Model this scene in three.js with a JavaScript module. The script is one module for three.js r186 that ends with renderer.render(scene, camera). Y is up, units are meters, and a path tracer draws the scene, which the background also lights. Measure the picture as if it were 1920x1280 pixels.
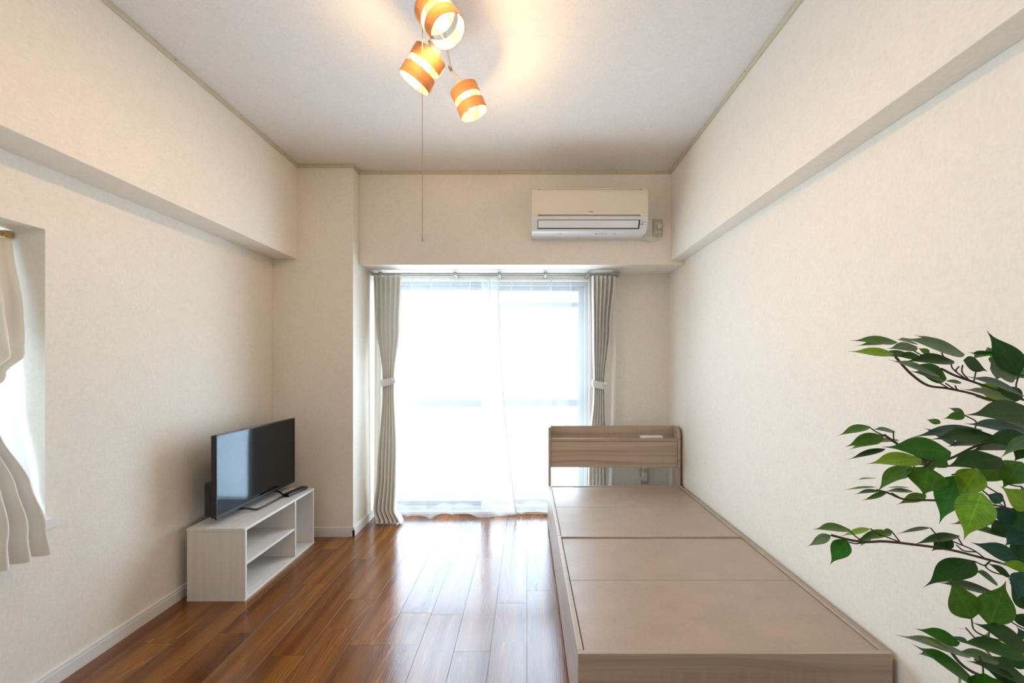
import * as THREE from 'three';
import { RoundedBoxGeometry } from 'three/addons/geometries/RoundedBoxGeometry.js';
import { RectAreaLightUniformsLib } from 'three/addons/lights/RectAreaLightUniformsLib.js';
import { mergeGeometries } from 'three/addons/utils/BufferGeometryUtils.js';
import { TextGeometry } from 'three/addons/geometries/TextGeometry.js';
import { FontLoader } from 'three/addons/loaders/FontLoader.js';

// ---------------------------------------------------------------- camera, sky, daylight, exposure
const scene = new THREE.Scene();
const camera = new THREE.PerspectiveCamera(2 * Math.atan(640 / 855) * 180 / Math.PI, 1.5, 0.05, 60);
camera.position.set(0, 1.14, 0);
camera.setViewOffset(1920, 1280, -28, -41, 1920, 1280);           // level camera, risen lens
const renderer = new THREE.WebGLRenderer({ antialias: true });
renderer.toneMapping = THREE.LinearToneMapping;
renderer.toneMappingExposure = 1.06;
renderer.shadowMap.enabled = true;
RectAreaLightUniformsLib.init();

scene.background = new THREE.Color().setRGB(0.81, 0.985, 1.20);   // even overcast sky
scene.backgroundIntensity = 2.0;
const DAY = new THREE.Color().setRGB(0.81, 0.985, 1.20);
function daylight(name, w, h, x, y, Z, tx, ty, tZ, intensity) {   // sky light arriving at a window opening
  const l = new THREE.RectAreaLight(DAY, intensity, w, h);
  l.name = name; l.position.set(x, y, -Z); l.lookAt(tx, ty, -tZ); scene.add(l);
}
daylight('balcony_window_daylight', 1.56, 1.72, -0.31, 0.90, 3.72, -0.31, 0.90, 0, 7.2);
daylight('side_window_daylight', 1.80, 1.0, -2.08, 1.10, 0.69, 0, 1.10, 0.69, 4.0);

// ---------------------------------------------------------------- helpers (Z = metres in front of the camera)
let seed = 20240;
const rnd = () => { seed = (seed * 1664525 + 1013904223) >>> 0; return seed / 4294967296; };
const R = (a, b) => a + (b - a) * rnd();
const V = (x, y, Z) => new THREE.Vector3(x, y, -Z);
const lerp = (a, b, t) => a + (b - a) * t;
const clamp = (x, a = 0, b = 1) => Math.min(b, Math.max(a, x));
const smooth = (t) => { t = clamp(t); return t * t * (3 - 2 * t); };
function keyed(keys, t) {                                         // smooth interpolation in [[t, value], ...]
  if (t <= keys[0][0]) return keys[0][1];
  for (let i = 1; i < keys.length; i++) if (t <= keys[i][0]) return lerp(keys[i - 1][1], keys[i][1], smooth((t - keys[i - 1][0]) / (keys[i][0] - keys[i - 1][0])));
  return keys[keys.length - 1][1];
}
const used = {};
function numbered(name) { const n = used[name] = (used[name] ?? -1) + 1; return n ? name + '_' + String(n).padStart(3, '0') : name; }
function lit(o) { o.castShadow = true; o.receiveShadow = true; return o; }
function mesh(name, geo, mat, parent) { const m = lit(new THREE.Mesh(geo, mat)); m.name = name; parent.add(m); return m; }
function thing(name, label, category, x, y, Z, group) {
  const g = new THREE.Group(); g.name = numbered(name); g.position.set(x, y, -Z); g.userData = { label, category };
  if (group) g.userData.group = group;
  scene.add(g); return g;
}
function structure(name, geo, mat) { const m = mesh(numbered(name), geo, mat, scene); m.userData.kind = 'structure'; return m; }
// uv in metres by the way each face points; v runs along the grain axis
function metreUV(geo, grain = 'y', du = 0, dv = 0) {
  const p = geo.attributes.position, n = geo.attributes.normal, uv = new Float32Array(p.count * 2), ax = { x: 0, y: 1, z: 2 }[grain];
  for (let i = 0; i < p.count; i++) {
    const c = [p.getX(i), p.getY(i), p.getZ(i)], a = [Math.abs(n.getX(i)), Math.abs(n.getY(i)), Math.abs(n.getZ(i))];
    const k = a[0] >= a[1] && a[0] >= a[2] ? 0 : a[1] >= a[2] ? 1 : 2, rest = [0, 1, 2].filter((j) => j !== k);
    const v = rest.includes(ax) ? ax : rest[1], u = rest.find((j) => j !== v);
    uv[2 * i] = c[u] + du; uv[2 * i + 1] = c[v] + dv;
  }
  geo.setAttribute('uv', new THREE.BufferAttribute(uv, 2));
  return geo;
}
// box between world limits, its vertices relative to the base of its thing
function boxGeo(x0, x1, y0, y1, Z0, Z1, r = 0, grain = 'y', base = null) {
  const w = x1 - x0, h = y1 - y0, d = Z1 - Z0;
  const g = r ? new RoundedBoxGeometry(w, h, d, 2, Math.min(r, w / 2.01, h / 2.01, d / 2.01)) : new THREE.BoxGeometry(w, h, d);
  g.translate((x0 + x1) / 2, (y0 + y1) / 2, -(Z0 + Z1) / 2);
  metreUV(g, grain, R(0, 3), R(0, 3));
  if (base) g.translate(-base.position.x, -base.position.y, -base.position.z);
  return g;
}
const box = (name, parent, mat, x0, x1, y0, y1, Z0, Z1, r = 0.002, grain = 'y') => mesh(name, boxGeo(x0, x1, y0, y1, Z0, Z1, r, grain, parent), mat, parent);
// prism along X from a closed profile of [Z, Y]
function prismX(profile, x0, x1, base, bevel = 0) {
  const s = new THREE.Shape(profile.map(([Z, y]) => new THREE.Vector2(Z, y)));
  const g = new THREE.ExtrudeGeometry(s, { depth: x1 - x0 - 2 * bevel, bevelEnabled: bevel > 0, bevelSize: bevel, bevelThickness: bevel, bevelOffset: -bevel, bevelSegments: 2, curveSegments: 8 });
  g.translate(0, 0, bevel); g.rotateY(Math.PI / 2);               // (Z, y, depth) -> x = depth, z = -Z
  g.translate(x0, 0, 0);
  g.computeVertexNormals(); metreUV(g, 'x');
  if (base) g.translate(-base.position.x, -base.position.y, -base.position.z);
  return g;
}
function tube(points, r, seg = 24, sides = 8) { return new THREE.TubeGeometry(new THREE.CatmullRomCurve3(points, false, 'centripetal'), seg, r, sides); }
function rod(a, b, r0, r1 = r0, sides = 16) {
  const d = b.clone().sub(a), g = new THREE.CylinderGeometry(r1, r0, d.length(), sides);
  g.translate(0, d.length() / 2, 0); g.applyQuaternion(new THREE.Quaternion().setFromUnitVectors(new THREE.Vector3(0, 1, 0), d.clone().normalize()));
  return g.translate(a.x, a.y, a.z);
}
function sheet(fn, nu, nv, w, h) {                                // a cloth: fn(u, v) -> Vector3
  const pos = [], uv = [], idx = [];
  for (let j = 0; j <= nv; j++) for (let i = 0; i <= nu; i++) { const p = fn(i / nu, j / nv); pos.push(p.x, p.y, p.z); uv.push(i / nu * w, j / nv * h); }
  for (let j = 0; j < nv; j++) for (let i = 0; i < nu; i++) { const a = j * (nu + 1) + i, b = a + nu + 1; idx.push(a, b, a + 1, b, b + 1, a + 1); }
  const g = new THREE.BufferGeometry();
  g.setAttribute('position', new THREE.Float32BufferAttribute(pos, 3)); g.setAttribute('uv', new THREE.Float32BufferAttribute(uv, 2)); g.setIndex(idx); g.computeVertexNormals();
  return g;
}

// ---------------------------------------------------------------- noise and textures
function makeNoise(s0) {
  const N = 256, t = new Float32Array(N * N); let s = s0 >>> 0;
  for (let i = 0; i < N * N; i++) { s = (s * 1664525 + 1013904223) >>> 0; t[i] = s / 4294967296; }
  return (x, y, px = 256, py = 256) => {                          // value noise, period px, py
    const xi = Math.floor(x), yi = Math.floor(y), fx = smooth(x - xi), fy = smooth(y - yi), m = (a, n) => ((a % n) + n) % n;
    const at = (a, b) => t[(m(b, py) & 255) * N + (m(a, px) & 255)];
    return lerp(lerp(at(xi, yi), at(xi + 1, yi), fx), lerp(at(xi, yi + 1), at(xi + 1, yi + 1), fx), fy);
  };
}
function dataTex(w, h, fn, color, rx = 1, ry = 1) {
  const d = new Uint8Array(w * h * 4);
  for (let y = 0; y < h; y++) for (let x = 0; x < w; x++) { const c = fn(x / w, y / h), o = (y * w + x) * 4; d[o] = clamp(c[0]) * 255; d[o + 1] = clamp(c[1]) * 255; d[o + 2] = clamp(c[2]) * 255; d[o + 3] = 255; }
  const t = new THREE.DataTexture(d, w, h); t.wrapS = t.wrapT = THREE.RepeatWrapping; t.magFilter = THREE.LinearFilter; t.minFilter = THREE.LinearMipmapLinearFilter; t.generateMipmaps = true;
  t.repeat.set(rx, ry); if (color) t.colorSpace = THREE.SRGBColorSpace; t.needsUpdate = true; return t;
}
const n1 = makeNoise(11), n2 = makeNoise(77), n3 = makeNoise(301);
const grey = (v) => [v, v, v];
// wallpaper: woven, slightly mottled vinyl, one tile is 0.5 m
const wallBump = dataTex(512, 512, (u, v) => {
  const thread = n1(u * 128, v * 32, 128, 32) * 0.5 + n2(u * 48, v * 128, 48, 128) * 0.5;
  return grey(0.25 + 0.5 * thread + 0.25 * n3(u * 24, v * 24, 24, 24));
}, false, 2, 2);
const wallMap = dataTex(512, 512, (u, v) => {
  const k = 0.955 + 0.045 * (0.5 * n1(u * 96, v * 40, 96, 40) + 0.3 * n2(u * 32, v * 96, 32, 96) + 0.2 * n3(u * 12, v * 12, 12, 12));
  return [k, k, k];
}, true, 2, 2);
// floor boards: four different board faces side by side, 0.58 m x 1.74 m
const boardFace = (u, v) => {
  const col = Math.floor(u * 4), x = (u * 4 - col - 0.5) * 0.145, y = v * 1.74, o = col * 37.3;
  const warp = (n1(x * 22 + o, y * 1.6) - 0.5) * 0.05 + (n2(x * 60 + o, y * 5) - 0.5) * 0.012;
  const cx = (n3(o, 3.1) - 0.5) * 0.10, ring = Math.hypot(x - cx + warp, (y - 0.9) * (0.018 + 0.02 * n3(o, 9)) + 0.015 * n2(y * 0.9, o));
  const rings = 0.5 + 0.5 * Math.sin(ring * (700 + 260 * n1(o, 1)));
  const fine = n1(x * 1500 + o, y * 14), broad = n2(x * 30 + o, y * 0.9), pore = n3(x * 1100 + o, y * 22);
  return { rings, fine, broad, pore: Math.pow(pore, 3) * (0.35 + 0.65 * rings) };
};
const floorMap = dataTex(1024, 2048, (u, v) => {
  const f = boardFace(u, v), t = clamp(0.06 + 0.18 * f.rings + 0.26 * f.fine + 0.60 * f.broad - 0.30 * f.pore), s = Math.pow(f.rings, 10) * smooth((f.broad - 0.35) * 3) * 0.07;
  return [lerp(0.34, 0.60, t) + s, lerp(0.19, 0.375, t) + s, lerp(0.06, 0.15, t) + s * 0.8];
}, true, 1 / 0.58, 1 / 1.74);
const floorBump = dataTex(1024, 2048, (u, v) => { const f = boardFace(u, v); return grey(0.8 - 0.7 * f.pore - 0.15 * f.rings); }, false, 1 / 0.58, 1 / 1.74);
// laminate: pale grey-brown figured grain along v, 0.8 m x 2.4 m
const lam = (u, v) => {
  const w = (n1(u * 9, v * 4, 9, 4) - 0.5) * 0.06 + (n2(u * 30, v * 10, 30, 10) - 0.5) * 0.012;
  const streak = n1((u + w) * 40, v * 2, 40, 2) * 0.5 + n2((u + w) * 120, v * 5, 120, 5) * 0.3 + n3((u + w) * 256, v * 12, 256, 12) * 0.2;
  const chatter = n3(u * 10, v * 250, 10, 250) * smooth((n2(u * 7, v * 5, 7, 5) - 0.5) * 4);
  return { streak, chatter };
};
const lamMap = dataTex(512, 1024, (u, v) => { const l = lam(u, v), t = clamp(0.1 + 0.85 * l.streak - 0.16 * l.chatter); return [lerp(0.585, 0.80, t), lerp(0.505, 0.715, t), lerp(0.43, 0.635, t)]; }, true, 1 / 0.8, 1 / 2.4);
const lamBump = dataTex(512, 1024, (u, v) => grey(lam(u, v).streak), false, 1 / 0.8, 1 / 2.4);
const whiteWash = dataTex(512, 1024, (u, v) => { const l = lam(u, v), k = 0.875 + 0.055 * l.streak; return [k, k * 0.975, k * 0.945]; }, true, 1 / 0.5, 1 / 2.4);
const deckMap = dataTex(256, 256, (u, v) => { const k = 0.93 + 0.05 * n1(u * 10, v * 10, 10, 10) + 0.03 * n2(u * 90, v * 90, 90, 90); return [k * 0.70, k * 0.62, k * 0.55]; }, true, 1.5, 1.5);
const weave = dataTex(256, 256, (u, v) => grey(0.5 + 0.25 * Math.sin(u * Math.PI * 2 * 64) + 0.25 * Math.sin(v * Math.PI * 2 * 64)), false, 12, 12);
const veneerMap = dataTex(256, 256, (u, v) => { const t = n1(u * 4, v * 60, 4, 60) * 0.6 + n2(u * 9, v * 140, 9, 140) * 0.4; return [lerp(0.74, 0.88, t), lerp(0.55, 0.69, t), lerp(0.36, 0.48, t)]; }, true, 1, 1);
const leafMap = dataTex(128, 256, (u, v) => {
  const a = Math.abs(u - 0.5) * 2, rib = Math.exp(-Math.pow(a / 0.045, 2)), vein = Math.pow(0.5 + 0.5 * Math.cos((v * 15 - a * 2.6) * Math.PI * 2), 10) * 0.10;
  const k = 0.80 + 0.14 * n1(u * 8, v * 12) + vein;
  return [k + rib * 0.22, k + rib * 0.16, k + rib * 0.05];
}, true);

const std = (o) => new THREE.MeshStandardMaterial(o), phy = (o) => new THREE.MeshPhysicalMaterial(o);
const lin = (r, g, b) => new THREE.Color().setRGB(r, g, b);
const M = {
  wall: std({ color: lin(0.925, 0.855, 0.745), map: wallMap, bumpMap: wallBump, bumpScale: 0.0007, roughness: 0.85 }),
  ceiling: std({ color: lin(0.88, 0.83, 0.765), map: wallMap, bumpMap: wallBump, bumpScale: 0.0005, roughness: 0.9 }),
  base: std({ color: lin(0.80, 0.77, 0.73), roughness: 0.5 }),
  crown: std({ color: lin(0.62, 0.55, 0.38), roughness: 0.55 }),
  nail: std({ color: lin(0.28, 0.22, 0.14), roughness: 0.5, metalness: 0.4 }),
  subfloor: std({ color: lin(0.08, 0.05, 0.03), roughness: 0.9 }),
  floor: ['#ffffff', '#eee6dc', '#dfd0c0', '#fff4e4'].map((c) => phy({ color: c, map: floorMap, bumpMap: floorBump, bumpScale: 0.0002, roughness: 0.17, ior: 1.56 })),
  alu: std({ color: lin(0.55, 0.57, 0.58), roughness: 0.4, metalness: 0.7 }),
  glass: phy({ color: lin(0.97, 0.99, 0.985), transmission: 1, thickness: 0, roughness: 0, ior: 1.5 }),
  concrete: std({ color: lin(0.6, 0.6, 0.58), roughness: 0.9 }),
  lam: std({ map: lamMap, bumpMap: lamBump, bumpScale: 0.0001, roughness: 0.42 }),
  deck: std({ map: deckMap, roughness: 0.38 }),
  white: std({ map: whiteWash, bumpMap: lamBump, bumpScale: 0.00012, roughness: 0.5 }),
  drape: phy({ color: lin(0.87, 0.83, 0.755), bumpMap: weave, bumpScale: 0.0002, roughness: 0.95, transmission: 0.06, thickness: 0, specularIntensity: 0.3 }),
  sheer: phy({ color: lin(0.95, 0.96, 0.97), transmission: 0.95, thickness: 0, roughness: 0.37, specularIntensity: 0.1 }),
  gathered: phy({ color: lin(0.90, 0.91, 0.92), transmission: 0.28, thickness: 0, roughness: 0.95, specularIntensity: 0.1 }),
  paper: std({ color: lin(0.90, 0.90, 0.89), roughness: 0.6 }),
  doubled: phy({ color: lin(0.86, 0.88, 0.90), transmission: 0.10, thickness: 0, roughness: 1, specularIntensity: 0.1 }),
  rail: std({ color: lin(0.42, 0.40, 0.36), roughness: 0.35, metalness: 0.6 }),
  pale: std({ color: lin(0.80, 0.80, 0.79), roughness: 0.4 }),
  cream: std({ color: lin(0.80, 0.72, 0.58), roughness: 0.42 }),
  louver: std({ color: lin(0.86, 0.885, 0.91), roughness: 0.22 }),
  dark: std({ color: lin(0.02, 0.02, 0.02), roughness: 0.6 }),
  ink: std({ color: lin(0.10, 0.07, 0.05), roughness: 0.6 }),
  mark: std({ color: lin(0.30, 0.36, 0.36), roughness: 0.6 }),
  plate: std({ color: lin(0.60, 0.52, 0.38), roughness: 0.45 }),
  cord: std({ color: lin(0.78, 0.74, 0.66), roughness: 0.5 }),
  black: std({ color: lin(0.013, 0.013, 0.014), roughness: 0.35 }),
  screen: phy({ color: lin(0.008, 0.008, 0.009), roughness: 0.07, ior: 1.45, specularColor: lin(0.66, 0.86, 1.0) }),
  button: std({ color: lin(0.06, 0.06, 0.065), roughness: 0.5 }),
  metalWhite: std({ color: lin(0.80, 0.76, 0.68), roughness: 0.4 }),
  brass: std({ color: lin(0.45, 0.38, 0.26), roughness: 0.4, metalness: 0.8 }),
  bark: std({ color: lin(0.085, 0.05, 0.028), roughness: 0.8 }),
};

// ---------------------------------------------------------------- the room
const XL = -1.68, XR = 1.074, ZB = -0.95, ZW = 3.45, H = 2.45, T = 0.15, TL = 0.28;
// floor boards, each a piece of its own
{
  const floor = structure('floor', boxGeo(XL - TL, XR + T, -0.12, -0.012, ZB - T, ZW + T, 0), M.subfloor);
  const W = 0.145, LEN = 0.872, joint = { 0: 2.29, '-1': 2.171, '-2': 1.805, '-3': 2.07, '-4': 2.083, '-5': 1.846, '-6': 2.205, '-7': 1.78, '-8': 2.36, '-9': 1.93, '-10': 2.21, '-11': 1.86, '-12': 2.3 };
  for (let k = -12; k <= 7; k++) {
    const x0 = Math.max(k * W, XL), x1 = Math.min((k + 1) * W, XR);
    if (x1 - x0 < 0.01) continue;
    for (let z = (joint[k] ?? R(1.7, 2.5)) - 6 * LEN; z < ZW; z += LEN) {
      const a = Math.max(z, ZB), b = Math.min(z + LEN, ZW);
      if (b - a < 0.02) continue;
      const g = new RoundedBoxGeometry(x1 - x0 - 0.0006, 0.012, b - a - 0.0006, 1, 0.0006);
      const p = g.attributes.position, uv = new Float32Array(p.count * 2), col = Math.floor(R(0, 4)), dv = R(0, 1.74), flip = rnd() < 0.5 ? -1 : 1;
      for (let i = 0; i < p.count; i++) { uv[2 * i] = (col + 0.5) * W + flip * p.getX(i) * 0.985; uv[2 * i + 1] = dv + p.getZ(i); }
      g.setAttribute('uv', new THREE.BufferAttribute(uv, 2));
      const m = mesh('plank', g, M.floor[Math.floor(R(0, 4))], floor);
      m.position.set((x0 + x1) / 2, -0.006, -(a + b) / 2);
    }
  }
}
structure('ceiling', boxGeo(XL - TL, XR + T, H, H + 0.12, ZB - T, ZW + T, 0), M.ceiling);
structure('wall_right', boxGeo(XR, XR + T, -0.12, H, ZB - T, ZW + T, 0), M.wall);
structure('wall_back', boxGeo(XL, XR, 0, H, ZB - T, ZB, 0), M.wall);
function holed(w, h, hole, depth) {                               // slab in x (0..w), y (0..h) with one opening
  const s = new THREE.Shape([[0, 0], [w, 0], [w, h], [0, h]].map((p) => new THREE.Vector2(...p)));
  s.holes.push(new THREE.Path([[hole[0], hole[2]], [hole[0], hole[3]], [hole[1], hole[3]], [hole[1], hole[2]]].map((p) => new THREE.Vector2(...p))));
  return new THREE.ExtrudeGeometry(s, { depth, bevelEnabled: false });
}
const WIN = { x0: -1.09, x1: 0.47, y0: 0.02, y1: 1.765 }, SIDE = { Z0: -0.21, Z1: 1.59, y0: 0.60, y1: 1.607 };
{
  const g = holed(XR - XL, H, [WIN.x0 - XL, WIN.x1 - XL, WIN.y0, WIN.y1], T); g.translate(XL, 0, -ZW - T); structure('wall_front', metreUV(g), M.wall);
  const l = holed(ZW - ZB + 2 * T, H + 0.12, [SIDE.Z0 - ZB + T, SIDE.Z1 - ZB + T, SIDE.y0 + 0.12, SIDE.y1 + 0.12], TL);
  l.rotateY(Math.PI / 2); l.translate(XL - TL, -0.12, -(ZB - T)); structure('wall_left', metreUV(l), M.wall);
}
structure('wall_pier', boxGeo(XL, -1.147, 0, H, 3.008, ZW, 0.003), M.wall);
structure('beam_left', boxGeo(XL, -1.516, 1.826, H, ZB, 3.008, 0.003, 'z'), M.wall);
structure('beam_right', boxGeo(0.983, XR, 1.842, H, ZB, 3.112, 0.003, 'z'), M.wall);
structure('beam_front', boxGeo(-1.147, XR, 1.813, H, 3.112, ZW, 0.003, 'x'), M.wall);
// skirting: a flat board with a stepped top
function skirting(name, ax, aZ, bx, bZ, nx, nZ) {                 // along a-b, profile grows along (nx, nZ)
  const prof = [[0, 0], [0.010, 0], [0.010, 0.044], [0.0075, 0.046], [0.0075, 0.050], [0.010, 0.052], [0.009, 0.058], [0.004, 0.062], [0, 0.062]];
  const s = new THREE.Shape(prof.map((p) => new THREE.Vector2(...p))), len = Math.hypot(bx - ax, bZ - aZ);
  const g = new THREE.ExtrudeGeometry(s, { depth: len, bevelEnabled: false }), p = g.attributes.position, dx = (bx - ax) / len, dZ = (bZ - aZ) / len;
  for (let i = 0; i < p.count; i++) { const o = p.getX(i), y = p.getY(i), t = p.getZ(i); p.setXYZ(i, ax + dx * t + nx * o, y, -(aZ + dZ * t + nZ * o)); }
  if ((dx * nZ - dZ * nx) < 0) { const a = p.array; for (let i = 0; i < a.length; i += 9) for (let c = 0; c < 3; c++) [a[i + c], a[i + 3 + c]] = [a[i + 3 + c], a[i + c]]; }
  g.computeVertexNormals(); return structure(name, metreUV(g, 'z'), M.base);
}
skirting('baseboard_left', XL, ZB, XL, 3.008, 1, 0);
skirting('baseboard_pier', XL, 3.008, -1.137, 3.008, 0, -1);
skirting('baseboard_reveal', -1.147, 2.998, -1.147, ZW, 1, 0);
skirting('baseboard_front', 0.50, ZW, XR, ZW, 0, -1);
skirting('baseboard_right', XR, ZB, XR, ZW, -1, 0);
// slim khaki strip under the ceiling, with its nails
function crown(ax, aZ, bx, bZ, nx, nZ, nails) {
  const x0 = Math.min(ax, bx, ax + nx * 0.012, bx + nx * 0.012), x1 = Math.max(ax, bx, ax + nx * 0.012, bx + nx * 0.012);
  const Z0 = Math.min(aZ, bZ, aZ + nZ * 0.012, bZ + nZ * 0.012), Z1 = Math.max(aZ, bZ, aZ + nZ * 0.012, bZ + nZ * 0.012);
  const n = used.trim_count = (used.trim_count ?? 0) + 1;
  const m = mesh('trim_' + n, boxGeo(x0, x1, H - 0.021, H, Z0, Z1, 0.003, nx ? 'z' : 'x'), M.crown, scene); m.userData.kind = 'structure';
  const ng = new THREE.SphereGeometry(0.0032, 8, 6);
  for (let i = 0; i < nails; i++) { const t = (i + 0.6) / nails, k = mesh('nail', ng, M.nail, m); k.position.set(lerp(ax, bx, t) + nx * 0.012, H - 0.011, -(lerp(aZ, bZ, t) + nZ * 0.012)); }
}
crown(-1.516, ZB, -1.516, 3.008, 1, 0, 9);
crown(-1.516, 3.008, -1.135, 3.008, 0, -1, 2);
crown(-1.147, 3.008, -1.147, 3.112, 1, 0, 1);
crown(-1.147, 3.112, 0.983, 3.112, 0, -1, 8);
crown(0.983, ZB, 0.983, 3.112, -1, 0, 9);
// balcony window: frame with two sliding sashes, each with a middle rail; the inner one also carries an upper rail
function sash(win, x0, x1, y0, y1, Z, rails) {
  box('sash_stile', win, M.alu, x0, x0 + 0.04, y0, y1, Z, Z + 0.03); box('sash_stile', win, M.alu, x1 - 0.04, x1, y0, y1, Z, Z + 0.03);
  for (const [a, b] of [[y0, y0 + 0.035], [y1 - 0.035, y1], ...rails]) box('sash_rail', win, M.alu, x0 + 0.04, x1 - 0.04, a, b, Z, Z + 0.03);
  const ys = [y0 + 0.035, ...rails.flat(), y1 - 0.035].sort((a, b) => a - b);
  for (let i = 0; i < ys.length; i += 2) box('pane', win, M.glass, x0 + 0.04, x1 - 0.04, ys[i], ys[i + 1], Z + 0.0135, Z + 0.0165, 0);
}
{
  const win = new THREE.Group(); win.name = 'window_1'; win.userData.kind = 'structure'; scene.add(win);
  box('window_frame', win, M.alu, WIN.x0, WIN.x0 + 0.03, WIN.y0, WIN.y1, ZW + 0.05, ZW + 0.14); box('window_frame', win, M.alu, WIN.x1 - 0.03, WIN.x1, WIN.y0, WIN.y1, ZW + 0.05, ZW + 0.14);
  box('window_frame', win, M.alu, WIN.x0 + 0.03, WIN.x1 - 0.03, WIN.y1 - 0.03, WIN.y1, ZW + 0.05, ZW + 0.14); box('threshold', win, M.alu, WIN.x0 + 0.03, WIN.x1 - 0.03, WIN.y0, WIN.y0 + 0.03, ZW + 0.03, ZW + 0.14);
  sash(win, WIN.x0 + 0.03, -0.285, WIN.y0 + 0.03, WIN.y1 - 0.03, ZW + 0.06, [[0.805, 0.86]]);
  sash(win, -0.335, WIN.x1 - 0.03, WIN.y0 + 0.03, WIN.y1 - 0.03, ZW + 0.10, [[0.805, 0.86], [1.575, 1.615]]);
  structure('balcony_floor', boxGeo(-2.2, 1.6, -0.2, -0.06, ZW + T, ZW + T + 1.1, 0.01), M.concrete);
}
{
  const win = new THREE.Group(); win.name = 'window_2'; win.userData.kind = 'structure'; scene.add(win);
  const X0 = XL - 0.25, X1 = XL - 0.19, zm = (SIDE.Z0 + SIDE.Z1) / 2;
  for (const [a, b] of [[SIDE.Z0, SIDE.Z0 + 0.03], [zm - 0.02, zm + 0.02], [SIDE.Z1 - 0.03, SIDE.Z1]]) box('window_frame', win, M.alu, X0, X1, SIDE.y0, SIDE.y1, a, b);
  for (const [a, b] of [[SIDE.y0, SIDE.y0 + 0.03], [SIDE.y1 - 0.03, SIDE.y1]]) box('window_frame', win, M.alu, X0, X1, a, b, SIDE.Z0 + 0.03, SIDE.Z1 - 0.03);
  box('pane', win, M.glass, X0 + 0.02, X0 + 0.023, SIDE.y0 + 0.03, SIDE.y1 - 0.03, SIDE.Z0 + 0.03, zm - 0.02, 0); box('pane', win, M.glass, X0 + 0.026, X0 + 0.029, SIDE.y0 + 0.03, SIDE.y1 - 0.03, zm + 0.02, SIDE.Z1 - 0.03, 0);
  const sill = mesh('window_sill', boxGeo(XL - 0.19, XL + 0.022, 0.563, 0.600, SIDE.Z0 - 0.02, 1.612, 0.003, 'z'), M.base, win);
}

// ---------------------------------------------------------------- storage bed
{
  const bed = thing('storage_bed', 'grey-brown wooden storage bed with bare panel deck and shelf headboard against right wall', 'bed', 0.6, 0, 2.28);
  const xl = 0.147, xr = 1.055, t = 0.018, top = 0.303;
  for (const [a, b] of [[1.333, 2.216], [2.220, 3.13]]) {
    const s = box('side_panel', bed, M.lam, xl, xl + t, 0.035, top, a, b, 0.0015, 'z'); box('side_panel', bed, M.lam, xr - t, xr, 0.035, top, a, b, 0.0015, 'z');
    box('plinth', bed, M.lam, xl + 0.012, xl + 0.03, 0, 0.035, a, b, 0.001, 'z'); box('plinth', bed, M.lam, xr - 0.03, xr - 0.012, 0, 0.035, a, b, 0.001, 'z');
  }
  box('footboard', bed, M.lam, xl, xr, 0, top, 1.315, 1.3325, 0.0015, 'x');
  box('cross_rail', bed, M.lam, xl + t, xr - t, 0.05, top, 2.203, 2.216, 0.001, 'x'); box('cross_rail', bed, M.lam, xl + t, xr - t, 0.05, top - 0.004, 2.220, 2.233, 0.001, 'x');
  box('cross_rail', bed, M.lam, xl + t, xr - t, 0.05, top - 0.002, 3.115, 3.13, 0.001, 'x');
  const zs = [[1.3365, 1.774], [1.776, 2.2], [2.236, 2.679], [2.681, 3.112]];
  for (const [i, [a, b]] of zs.entries()) {
    const p = box('deck_panel', bed, M.deck, xl + t + 0.0035, xr - t - 0.0035, 0.280, 0.2965, a, b, 0.0012, 'x');
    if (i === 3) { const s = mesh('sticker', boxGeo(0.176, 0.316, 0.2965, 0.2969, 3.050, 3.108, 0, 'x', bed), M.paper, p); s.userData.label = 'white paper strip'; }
  }
  // headboard
  box('headboard_side', bed, M.lam, xl, xl + t, 0, 0.70, 3.131, 3.25, 0.0015, 'y');
  const r = 0.055, prof = []; for (let i = 0; i <= 8; i++) { const a = Math.PI / 2 * i / 8; prof.push([3.131 + r - r * Math.sin(a), 0.70 - r + r * Math.cos(a)]); }
  mesh('headboard_side', prismX([...prof, [3.131, 0], [3.25, 0], [3.25, 0.70]].reverse(), xr - t, xr, bed, 0.001), M.lam, bed);
  box('headboard_back', bed, M.lam, xl + t, xr - t, 0.60, 0.697, 3.236, 3.25, 0.0015, 'x');
  box('headboard_shelf', bed, M.lam, xl + t, xr - t, 0.603, 0.6195, 3.137, 3.236, 0.0015, 'x');
  box('headboard_front', bed, M.lam, xl + t, xr - t, 0.424, 0.602, 3.142, 3.157, 0.0015, 'x');
  const s = thing('outlet_strip', 'slim white strip lying on the shelf of the wooden headboard', 'power strip', 0.868, 0.6195, 3.19);
  box('strip_body', s, M.pale, 0.790, 0.946, 0.6195, 0.634, 3.165, 3.215, 0.004, 'x'); box('strip_cover', s, M.base, 0.80, 0.936, 0.634, 0.636, 3.172, 3.208, 0.001, 'x');
}

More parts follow.
